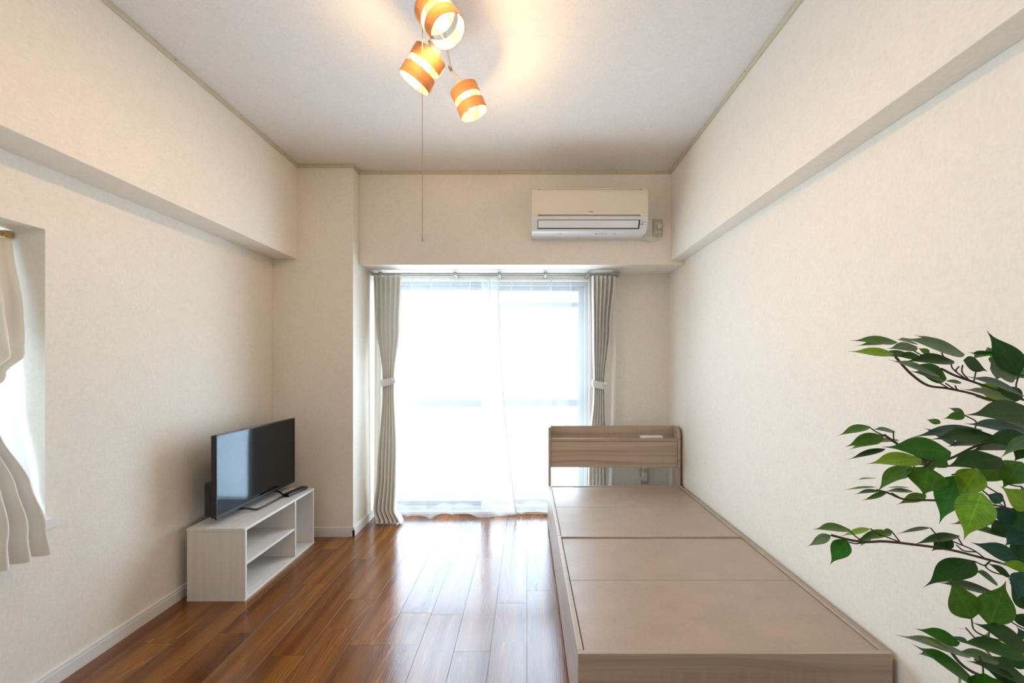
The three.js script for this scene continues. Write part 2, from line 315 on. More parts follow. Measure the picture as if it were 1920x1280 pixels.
// ---------------------------------------------------------------- television bench, television, remote control
{
  const b = thing('tv_stand', 'low white wood-grain television stand with open shelves on the floor', 'tv stand', -1.49, 0, 2.54);
  const x0 = -1.63, x1 = -1.35, Z0 = 2.185, Z1 = 2.892, t = 0.014;
  box('top_board', b, M.white, x0, x1, 0.336, 0.35, Z0 - 0.003, Z1 + 0.003, 0.0012, 'z');
  box('side_board', b, M.white, x0, x1, 0.014, 0.3355, Z0, Z0 + t, 0.001, 'y'); box('side_board', b, M.white, x0, x1, 0.014, 0.3355, Z1 - t, Z1, 0.001, 'y');
  box('bottom_board', b, M.white, x0, x1, 0, 0.0135, Z0 - 0.002, Z1 + 0.002, 0.001, 'z');
  box('divider', b, M.white, x0 + 0.008, x1, 0.014, 0.3355, 2.656, 2.669, 0.001, 'y');
  box('shelf', b, M.white, x0 + 0.008, x1 - 0.003, 0.168, 0.181, Z0 + t, 2.656, 0.001, 'z');
  box('back_board', b, M.white, x0 + 0.003, x0 + 0.007, 0.014, 0.3355, Z0 + t, Z1 - t, 0, 'z');

  const tv = thing('television', 'black flat-screen television switched off, on white stand by left wall', 'television', -1.5, 0.35, 2.565);
  const y0 = 0.382, y1 = 0.792, a = 2.208, c = 2.918;
  box('housing', tv, M.black, -1.524, -1.503, y0 + 0.004, y1 - 0.003, a + 0.002, c - 0.002, 0.004, 'z');
  box('back_bulge', tv, M.black, -1.568, -1.523, y0 + 0.006, 0.56, a + 0.01, c - 0.01, 0.014, 'z');
  for (const [p, q, u, v] of [[y1 - 0.007, y1, a, c], [y0, y0 + 0.016, a, c], [y0 + 0.016, y1 - 0.007, a, a + 0.007], [y0 + 0.016, y1 - 0.007, c - 0.007, c]]) box('bezel', tv, M.black, -1.505, -1.494, p, q, u, v, 0.0015, 'z');
  box('screen', tv, M.screen, -1.5035, -1.4965, y0 + 0.0162, y1 - 0.0072, a + 0.0072, c - 0.0072, 0, 'z');
  const loop = [V(-1.56, 0.3625, 2.40), V(-1.50, 0.372, 2.415), V(-1.447, 0.3572, 2.447), V(-1.4425, 0.3572, 2.46), V(-1.4425, 0.3572, 2.69), V(-1.447, 0.3572, 2.705), V(-1.50, 0.372, 2.737), V(-1.56, 0.3625, 2.752)].map((p) => p.sub(tv.position));
  mesh('foot', tube(loop, 0.0052, 80, 8), M.black, tv);
  mesh('foot', tube([V(-1.55, 0.40, 2.47), V(-1.56, 0.3625, 2.40), V(-1.60, 0.3572, 2.42), V(-1.60, 0.3572, 2.73), V(-1.56, 0.3625, 2.752), V(-1.55, 0.40, 2.69)].map((p) => p.sub(tv.position)), 0.0052, 80, 8), M.black, tv);
  box('neck', tv, M.black, -1.56, -1.525, 0.375, 0.42, 2.46, 2.70, 0.006, 'z');

  tv.rotation.y = -0.026;

  const rc = thing('remote_control', 'black remote control lying on the white television stand', 'remote control', -1.412, 0.35, 2.782);
  mesh('body', new RoundedBoxGeometry(0.044, 0.019, 0.185, 3, 0.007).translate(0, 0.0097, 0), M.black, rc);
  const bg = new RoundedBoxGeometry(0.0075, 0.003, 0.006, 1, 0.001);
  for (let i = 0; i < 11; i++) for (let k = -1; k <= 1; k++) { const m = mesh('button', bg, M.button, rc); m.position.set(k * 0.0115, 0.0196, -0.078 + i * 0.0145); }
  rc.rotation.y = -0.14;
}

// ---------------------------------------------------------------- air conditioner and wall outlets
const font = await new FontLoader().loadAsync('fonts/droid/droid_sans_bold.typeface.json');
{
  const ac = thing('air_conditioner', 'cream wall-mounted air conditioner with closed white louver above the balcony window', 'air conditioner', 0.4, 1.98, 3.11);
  const x0 = 0.03, x1 = 0.772;
  mesh('body', prismX([[3.111, 1.982], [2.962, 1.985], [2.942, 1.992], [2.930, 2.006], [2.906, 2.052], [2.899, 2.066], [2.898, 2.0735], [2.921, 2.075], [2.921, 2.245], [2.935, 2.254], [3.111, 2.254]], x0, x1, ac, 0.003), M.pale, ac);
  mesh('front_panel', prismX([[2.917, 2.086], [2.899, 2.086], [2.897, 2.092], [2.899, 2.225], [2.905, 2.246], [2.917, 2.249]], x0, x1, ac, 0.002), M.cream, ac);
  box('panel_end', ac, M.cream, x0 + 0.001, 0.073, 2.0745, 2.0865, 2.8985, 2.917, 0.001, 'x'); box('panel_end', ac, M.cream, 0.722, x1 - 0.001, 2.0745, 2.0865, 2.8985, 2.917, 0.001, 'x');
  mesh('intake_strip', prismX([[2.93, 2.250], [2.907, 2.2492], [2.908, 2.2555], [2.93, 2.2575]], 0.065, 0.735, ac, 0.0015), M.cream, ac);
  for (const x of [0.072, 0.722]) box('clip', ac, M.plate, x, x + 0.010, 2.241, 2.2515, 2.8985, 2.904, 0.001);
  // louver, laid in the sloping lower front with a dark gap around it
  const slope = (k) => [2.906 + (2.930 - 2.906) * k, 2.052 + (2.006 - 2.052) * k], off = (p, d) => [p[0] - d * 0.886, p[1] - d * 0.463];
  const quad = (k0, k1, d0, d1) => [off(slope(k0), d0), off(slope(k1), d0), off(slope(k1), d1), off(slope(k0), d1)];
  mesh('vent_gap', prismX(quad(-0.06, 1.06, -0.002, 0.0008), 0.068, 0.722, ac), M.dark, ac);
  mesh('louver', prismX(quad(0.0, 0.91, 0.0008, 0.0055), 0.0715, 0.712, ac, 0.001), M.louver, ac);
  const logo = new TextGeometry('TOSHIBA', { font, size: 0.0068, depth: 0.0005, curveSegments: 2 }); logo.computeBoundingBox();
  logo.scale(0.8, 0.75, 1); logo.translate(0.390 - ac.position.x, 2.100 - ac.position.y, -2.8965 - ac.position.z); mesh('logo', logo, M.ink, ac);
  for (const [x, y, w, h] of [[0.731, 2.047, 0.010, 0.004], [0.727, 2.030, 0.017, 0.007], [0.748, 2.042, 0.012, 0.003], [0.733, 2.039, 0.012, 0.003]]) {
    const k = (2.052 - y) / 0.046, m = mesh('status_marking', prismX(quad(k - h / 0.092, k + h / 0.092, 0, 0.0006), x, x + w, ac), M.mark, ac);
  }
  for (const [xa, w] of [[0.21, 0.014], [0.44, 0.022], [0.468, 0.010], [0.482, 0.012], [0.498, 0.007], [0.51, 0.007], [0.56, 0.022]]) box('caution_print', ac, M.mark, xa, xa + w, 1.9838, 1.9846, 2.966, 2.978, 0, 'x');
  mesh('power_cord', tube([V(0.745, 1.992, 3.05), V(0.80, 1.975, 3.10), V(0.855, 1.966, 3.104), V(0.893, 1.995, 3.095), V(0.895, 2.03, 3.085), V(0.896, 2.055, 3.088)].map((p) => p.sub(ac.position)), 0.0032, 40, 8), M.cord, ac);
  const plug = box('plug', ac, M.cord, 0.880, 0.912, 2.052, 2.084, 3.076, 3.103, 0.007);
}
function outlet(label, x, y, Z) {
  const o = thing('wall_outlet', label, 'outlet', x, y, Z);
  box('cover_plate', o, M.plate, x - 0.034, x + 0.034, y - 0.060, y + 0.060, Z - 0.007, Z, 0.003);
  box('socket_face', o, M.cream, x - 0.017, x + 0.017, y - 0.036, y + 0.036, Z - 0.0085, Z - 0.006, 0.002);
  for (const dx of [-0.006, 0.006]) for (const dy of [-0.018, 0.018]) box('slot', o, M.dark, x + dx - 0.001, x + dx + 0.001, y + dy - 0.0045, y + dy + 0.0045, Z - 0.0089, Z - 0.008, 0);
  return o;
}
outlet('beige wall outlet with plug, right of the air conditioner', 0.892, 2.062, 3.111);
outlet('beige wall outlet seen through the gap under the headboard', 0.884, 0.290, 3.45);
{
  const c = thing('power_cable', 'white cable and plug hanging under the headboard to the low outlet', 'cable', 0.875, 0.27, 3.40);
  mesh('cord', tube([V(0.862, 0.47, 3.19), V(0.856, 0.42, 3.24), V(0.852, 0.37, 3.33), V(0.868, 0.33, 3.40), V(0.879, 0.315, 3.418)].map((p) => p.sub(c.position)), 0.0038, 32, 8), M.pale, c);
  box('plug', c, M.pale, 0.868, 0.900, 0.255, 0.320, 3.407, 3.4405, 0.006);
  mesh('cord_loop', tube([V(0.872, 0.30, 3.41), V(0.848, 0.28, 3.395), V(0.842, 0.25, 3.39), V(0.86, 0.21, 3.39)].map((p) => p.sub(c.position)), 0.0038, 24, 8), M.pale, c);
}

// ---------------------------------------------------------------- curtains of the balcony window
{
  const rail = thing('curtain_rail', 'double metal curtain rail across the top of the balcony window', 'curtain rail', -0.22, 1.787, 3.35);
  const inR = (p) => p.sub(rail.position);
  mesh('rail_bar', rod(inR(V(-1.112, 1.788, 3.30)), inR(V(0.66, 1.788, 3.30)), 0.0075), M.rail, rail);
  mesh('rail_bar', rod(inR(V(-1.112, 1.788, 3.372)), inR(V(0.66, 1.788, 3.372)), 0.0065), M.rail, rail);
  for (const x of [-1.06, -0.52, -0.20, 0.135, 0.445, 0.62]) { box('bracket', rail, M.rail, x - 0.007, x + 0.007, 1.780, 1.798, 3.287, 3.45, 0.003); box('bracket_cap', rail, M.rail, x - 0.011, x + 0.011, 1.777, 1.800, 3.284, 3.298, 0.003); }
  for (const x of [-1.118, 0.666]) box('end_cap', rail, M.rail, x - 0.010, x + 0.010, 1.776, 1.800, 3.288, 3.384, 0.004);
  const hook = new THREE.TorusGeometry(0.005, 0.0012, 6, 12);
  for (const x of [-1.08, -1.05, -1.02, -0.99, -0.96, -0.93, 0.45, 0.48, 0.51, 0.54, 0.57, 0.60]) { const h = mesh('runner', hook, M.rail, rail); h.rotation.y = Math.PI / 2; h.position.copy(inR(V(x, 1.7775, 3.30))); }
}
// tied-back drape: fabric pleated across [xa(v), xb(v)], top at y1
function drape(name, label, opt) {
  const o = thing(name, label, 'curtain', opt.bx, 0, opt.bZ);
  const fold = (u, v) => { const ph = u * opt.folds * Math.PI * 2 + 0.5 * Math.sin(v * 3 + u * 4), s = Math.sin(ph); return Math.sign(s) * Math.pow(Math.abs(s), 0.5); };
  const g = sheet((u, v) => {
    const y = lerp(opt.y1, opt.y0, v), a = keyed(opt.xa, y), b = keyed(opt.xb, y), amp = keyed(opt.amp, y);
    const ph = u * opt.folds * Math.PI * 2, lean = 0.010 * Math.sin(ph * 2 + v * 2);
    let Z = keyed(opt.Z, y) + amp * fold(u, v), x = lerp(a, b, u) + lean * (b - a) * 2;
    return V(x, y + (opt.hem ? opt.hem(u, v) : 0), Z).sub(o.position);
  }, opt.folds * 20, 90, 1.2, 1.8);
  mesh('fabric', g, M.drape, o);
  const [ty, tx0, tx1, tZ, tr] = opt.tie, band = [];
  for (let i = 0; i <= 32; i++) { const a = i / 32 * Math.PI * 2; band.push(V((tx0 + tx1) / 2 + Math.cos(a) * (tx1 - tx0) / 2, ty + 0.010 * Math.cos(a) * opt.tilt, tZ + Math.sin(a) * tr).sub(o.position)); }
  const bg = sheet((u, v) => { const p = band[Math.round(u * 32)].clone(); const k = 1 + 0.10 * Math.sin(v * Math.PI); p.y += (v - 0.5) * 0.052; const c = V((tx0 + tx1) / 2, p.y, tZ).sub(o.position); c.y = p.y; return c.add(p.sub(c).multiplyScalar(k)); }, 32, 6, 0.3, 0.05);
  mesh('tieback', bg, M.pale, o);
  mesh('tieback_knot', new THREE.SphereGeometry(0.017, 12, 8).scale(1.1, 0.8, 0.9).translate((opt.tilt > 0 ? tx1 : tx1) - 0.008 - o.position.x, ty + 0.006, -(tZ - tr * 0.9) - o.position.z), M.pale, o);
  const [lx0, lx1, ly0] = opt.lining;
  mesh('lining', sheet((u, v) => V(lerp(lx0, lx1, u) + 0.006 * Math.sin(v * 4), lerp(opt.y1, ly0, v), opt.liningZ + 0.008 * Math.sin(u * 5 + v * 2)).sub(o.position), 12, 40, 0.1, 1.8), M.drape, o);
  return o;
}
drape('drape', 'tied-back beige drape beside the wall pier, its hem bunched on the floor', {
  bx: -1.0, bZ: 3.30, y1: 1.770, y0: 0.006, folds: 6, tilt: 1,
  xa: [[0, -1.085], [0.10, -1.108], [0.35, -1.085], [0.95, -1.048], [1.03, -1.048], [1.45, -1.10], [1.78, -1.108]],
  xb: [[0, -0.890], [0.10, -0.940], [0.5, -0.935], [0.95, -0.955], [1.03, -0.955], [1.4, -0.915], [1.78, -0.90]],
  amp: [[0, 0.042], [0.3, 0.032], [0.95, 0.020], [1.03, 0.020], [1.5, 0.033], [1.74, 0.032], [1.78, 0.026]],
  Z: [[0, 3.262], [0.06, 3.275], [0.25, 3.288], [1.0, 3.295], [1.78, 3.295]],
  hem: (u, v) => v > 0.97 ? (v - 0.97) / 0.03 * 0.006 * (1 + Math.sin(u * 37)) : 0,
  tie: [1.005, -1.056, -0.947, 3.295, 0.030], lining: [-1.125, -1.075, 0.05], liningZ: 3.352,
});
drape('drape', 'tied-back beige drape hanging behind the wooden headboard', {
  bx: 0.53, bZ: 3.31, y1: 1.770, y0: 0.012, folds: 6, tilt: -1,
  xa: [[0, 0.42], [0.5, 0.435], [0.92, 0.475], [1.0, 0.478], [1.35, 0.465], [1.78, 0.455]],
  xb: [[0, 0.585], [0.5, 0.575], [0.92, 0.56], [1.0, 0.56], [1.4, 0.60], [1.78, 0.635]],
  amp: [[0, 0.030], [0.5, 0.026], [0.95, 0.019], [1.5, 0.033], [1.74, 0.032], [1.78, 0.026]],
  Z: [[0, 3.298], [1.0, 3.298], [1.78, 3.296]],
  tie: [0.985, 0.472, 0.568, 3.298, 0.029], lining: [0.60, 0.648, 0.03], liningZ: 3.35,
});
function sheer(label, x0, xTop, xBot, Z, folds, phase, hemBase) {
  const o = thing('sheer_curtain', label, 'curtain', (x0 + xTop) / 2, 0, Z);
  const g = sheet((u, v) => {
    const x = lerp(x0, lerp(xTop, xBot, v * v), u), ph = u * folds * Math.PI * 2 + phase, pin = Math.exp(-v * 9);
    const amp = lerp(0.008, 0.015, smooth(v * 1.6)), Zz = Z - amp * Math.sin(ph + 0.8 * Math.sin(v * 2.2 + u * 9)) - 0.004 * pin * Math.pow(0.5 + 0.5 * Math.cos(ph), 16) - 0.004 * Math.sin(u * 23 + v * 5) * v;
    const edge = smooth((u - 0.965) / 0.035) * 0.004 + smooth((0.03 - u) / 0.03) * 0.004;
    const hem = hemBase + 0.014 * (1 + Math.sin(u * 13 + phase)) + 0.008 * Math.sin(u * 31);
    return V(x + 0.012 * Math.cos(ph) * v, lerp(1.768, hem, v), Zz - edge).sub(o.position);
  }, Math.round(folds * 26), 70, 1, 1.76);
  mesh('fabric', g, M.sheer, o);
  // hem: the fabric doubled over along the bottom
  const p = g.attributes.position, nu = Math.round(folds * 26), nv = 70;
  const at = (i, j) => new THREE.Vector3().fromBufferAttribute(p, j * (nu + 1) + i);
  mesh('hem', sheet((u, v) => at(Math.round(u * nu), Math.round(67 + v * 3)).add(new THREE.Vector3(0, 0, 0.0012)), nu, 3, 1, 0.07), M.sheer, o);
  // stitched pleats run down from the heading, and the free side edges are doubled over
  const alongV = (i, di, v0, v1, wide) => sheet((u, v) => {
    const j = lerp(v0, v1, v) * nv, j0 = Math.min(nv - 1, Math.floor(j)), p0 = at(i, j0).lerp(at(i, j0 + 1), j - j0), q0 = at(i + di, j0).lerp(at(i + di, j0 + 1), j - j0), d = q0.sub(p0).setY(0).normalize();
    return p0.addScaledVector(d, (u - (di < 0 || i === 0 ? 0 : 0.5)) * wide(v)).add(new THREE.Vector3(0, 0, 0.0025 + 0.004 * Math.sin(u * Math.PI)));
  }, 4, 40, 0.01, 1);
  for (let k = 0; k < folds; k++) { const i = Math.round((k + 0.5) / folds * nu); mesh('pleat', alongV(i, 1, 0, 0.30 + 0.30 * ((k * 7 + 3) % 5) / 5, (v) => lerp(0.0075, 0.0012, v)), M.doubled, o); }
  mesh('side_hem', alongV(nu, -1, 0, 1, () => 0.012), M.doubled, o); mesh('side_hem', alongV(0, 1, 0, 1, () => 0.012), M.doubled, o);
  return o;
}
sheer('white sheer curtain panel overlapping in front, its free edge at mid window', -1.065, -0.205, -0.085, 3.362, 6, 0.6, 0.006);
sheer('white sheer curtain panel behind the bed headboard side of the balcony window', -0.335, 0.55, 0.53, 3.412, 6, 2.1, 0.008);

// ---------------------------------------------------------------- curtains of the side window
{
  const rod1 = thing('curtain_rod', 'pale wooden curtain rod inside the side window recess', 'curtain rod', -1.80, 1.585, 1.0);
  mesh('rod', rod(V(-1.80, 1.584, -0.20).sub(rod1.position), V(-1.80, 1.584, 1.575).sub(rod1.position), 0.010), std({ color: lin(0.55, 0.36, 0.14), roughness: 0.5 }), rod1);
  box('end_cap', rod1, std({ color: lin(0.60, 0.40, 0.15), roughness: 0.45 }), -1.815, -1.785, 1.570, 1.598, 1.560, 1.586, 0.004);
  box('bracket', rod1, M.rail, -1.81, -1.79, 1.594, 1.607, 1.50, 1.52, 0.002); box('bracket', rod1, M.rail, -1.81, -1.79, 1.594, 1.607, -0.10, -0.08, 0.002);
  const d = thing('drape', 'beige drape at the side window, its pleated hem over the sill', 'curtain', -1.62, 0.5, 1.3);
  const far = [[0.50, 1.518], [0.60, 1.500], [0.75, 1.462], [0.945, 1.402], [1.03, 1.385], [1.10, 1.475], [1.17, 1.548], [1.28, 1.570], [1.58, 1.577]], near = [[0.50, 1.02], [0.75, 1.12], [1.07, 1.245], [1.35, 1.1], [1.58, 0.98]];
  const xs = [[0.50, -1.605], [0.66, -1.600], [0.95, -1.640], [1.03, -1.672], [1.15, -1.715], [1.30, -1.748], [1.58, -1.788]], am = [[0.50, 0.024], [0.7, 0.022], [1.1, 0.014], [1.3, 0.016], [1.58, 0.008]];
  mesh('fabric', sheet((u, v) => {
    const y = lerp(1.568, 0.505, v), s = Math.sin(u * 8 * Math.PI * 2 + 1.2), f = Math.sign(s) * Math.pow(Math.abs(s), 0.6);
    return V(keyed(xs, y) + keyed(am, y) * f, y + 0.02 * u * v, lerp(keyed(far, y), keyed(near, y), u)).sub(d.position);
  }, 200, 70, 1, 1.1), M.drape, d);
  mesh('tieback', sheet((u, v) => { const a = u * Math.PI * 2; return V(-1.672 + Math.sin(a) * 0.022, 1.02 + (v - 0.5) * 0.05, 1.31 + Math.cos(a) * 0.070).sub(d.position); }, 32, 3, 0.2, 0.05), M.pale, d);
  const s = thing('sheer_curtain', 'white sheer curtain in the side window, its hem resting on the sill', 'curtain', -1.75, 0.6, 1.0);
  const sx = [[0.60, -1.685], [0.72, -1.715], [1.0, -1.765], [1.57, -1.812]];
  mesh('fabric', sheet((u, v) => {
    const y = lerp(1.568, 0.606, v); return V(keyed(sx, y) + 0.008 * (0.3 + 0.7 * v) * Math.sin(u * 9 * Math.PI * 2 + 0.5), y + 0.005 * Math.sin(u * 30) * v, lerp(1.582, 1.02, u)).sub(s.position);
  }, 220, 50, 1.2, 1), M.gathered, s);
}

// ---------------------------------------------------------------- ceiling lamp with pull cord
{
  const lamp = thing('ceiling_lamp', 'white ceiling lamp with wooden-banded spotlight shades and a long pull cord', 'ceiling lamp', -0.305, 2.45, 1.58);
  const L = (p) => p.sub(lamp.position);
  mesh('base', new THREE.LatheGeometry([[0, 0], [0.062, 0], [0.064, -0.006], [0.060, -0.020], [0.045, -0.030], [0.018, -0.034], [0.016, -0.060], [0.008, -0.066], [0, -0.067]].map((p) => new THREE.Vector2(...p)), 40), M.metalWhite, lamp);
  const veneer = phy({ map: veneerMap, color: lin(1, 0.84, 0.66), roughness: 0.55, transmission: 0.10, thickness: 0 });
  const bulbMat = std({ color: lin(1, 0.95, 0.85), emissive: lin(1, 0.80, 0.52), emissiveIntensity: 10, roughness: 0.4 });
  const WARM = lin(1, 0.62, 0.29);
  const ring = (r, h, y) => { const o = new THREE.LatheGeometry([[r - 0.0022, y - h], [r, y - h], [r, y], [r - 0.0022, y], [r - 0.0022, y - h]].map((p) => new THREE.Vector2(...p)), 48); return o; };
  const spots = [                                                // shade centre, axis out of the opening, joint
    [V(-0.244, 2.243, 1.92), [0.41, -0.91, 0.08], V(-0.314, 2.348, 1.865)],
    [V(-0.368, 2.175, 1.605), [-0.55, -0.83, 0.09], V(-0.335, 2.275, 1.60)],
    [V(-0.274, 2.222, 1.435), [0.50, -0.84, -0.20], V(-0.330, 2.335, 1.47)],
    [V(-0.235, 2.235, 1.22), [0.35, -0.90, -0.10], V(-0.285, 2.345, 1.26)],  // extra head out of view, added to brighten the air conditioner wall
  ];
  for (const [c, ax, j] of spots) {
    const axis = new THREE.Vector3(ax[0], ax[1], -ax[2]).normalize(), top = c.clone().addScaledVector(axis, -0.075), q = new THREE.Quaternion().setFromUnitVectors(new THREE.Vector3(0, -1, 0), axis);
    mesh('arm', tube([V(-0.305, 2.40, 1.58), V(-0.305, 2.393, 1.58).lerp(j, 0.4).add(new THREE.Vector3(0, 0.006, 0)), j.clone().add(new THREE.Vector3(0, 0.004, 0))].map(L), 0.0055, 24, 10), M.metalWhite, lamp);
    const head = new THREE.Group(); head.name = 'spotlight_head'; head.position.copy(L(c.clone())); head.quaternion.copy(q); lamp.add(head);
    const jl = j.clone().sub(c).applyQuaternion(q.clone().invert());
    mesh('joint', rod(jl.clone().add(new THREE.Vector3(0, 0.008, 0)), jl.clone().add(new THREE.Vector3(0, -0.012, 0)), 0.0065), M.brass, head);
    mesh('swivel', rod(jl, new THREE.Vector3(0, 0.088, 0), 0.006), M.metalWhite, head);
    mesh('socket', new THREE.LatheGeometry([[0, 0.094], [0.010, 0.094], [0.021, 0.086], [0.0225, 0.08], [0.0225, 0.034], [0.018, 0.030], [0, 0.030]].map((p) => new THREE.Vector2(...p)), 28), M.metalWhite, head);
    mesh('shade_band', ring(0.060, 0.043, 0.056), veneer, head); mesh('shade_band', ring(0.060, 0.043, -0.012), veneer, head);
    mesh('added_baffle', new THREE.LatheGeometry([[0.0225, 0.053], [0.0572, 0.053], [0.0572, 0.0545], [0.0225, 0.0545], [0.0225, 0.053]].map((p) => new THREE.Vector2(...p)), 40), M.metalWhite, head);  // ring added in the open shade top to hold lamp light off the ceiling
    for (let k = 0; k < 3; k++) {
      const a = k / 3 * Math.PI * 2 + 0.4, x = Math.cos(a) * 0.0585, z = Math.sin(a) * 0.0585;
      mesh('shade_rod', rod(new THREE.Vector3(x * 0.965, 0.052, z * 0.965), new THREE.Vector3(x * 0.965, -0.05, z * 0.965), 0.0014, 0.0014, 8), M.brass, head);
      mesh('spider_arm', rod(new THREE.Vector3(0, 0.050, 0), new THREE.Vector3(x * 0.965, 0.050, z * 0.965), 0.0016, 0.0016, 8), M.metalWhite, head);
      for (const y of [0.035, -0.033]) mesh('screw', new THREE.SphereGeometry(0.0024, 8, 6).translate(x * 1.03, y, z * 1.03), M.brass, head);
    }
    mesh('bulb', new THREE.LatheGeometry([[0, -0.036], [0.010, -0.035], [0.019, -0.028], [0.0235, -0.014], [0.022, 0.002], [0.015, 0.018], [0.0125, 0.030], [0, 0.030]].map((p) => new THREE.Vector2(...p)), 28), bulbMat, head);
    const l = new THREE.PointLight(WARM, 0.50); l.name = 'bulb_light'; l.position.set(0, -0.012, 0); l.castShadow = true; l.shadow.radius = 1.1; head.add(l);
  }
  mesh('pull_cord', rod(L(V(-0.342, 2.405, 1.49)), L(V(-0.342, 1.555, 1.49)), 0.0011, 0.0011, 8), M.brass, lamp);
  mesh('pull_cord_arm', rod(L(V(-0.312, 2.412, 1.56)), L(V(-0.342, 2.405, 1.49)), 0.003, 0.002, 8), M.metalWhite, lamp);
  mesh('cord_pull', new THREE.LatheGeometry([[0, 0.012], [0.0015, 0.010], [0.003, -0.004], [0.0026, -0.010], [0, -0.011]].map((p) => new THREE.Vector2(...p)), 12).translate(...L(V(-0.342, 1.548, 1.49)).toArray()), M.brass, lamp);
}

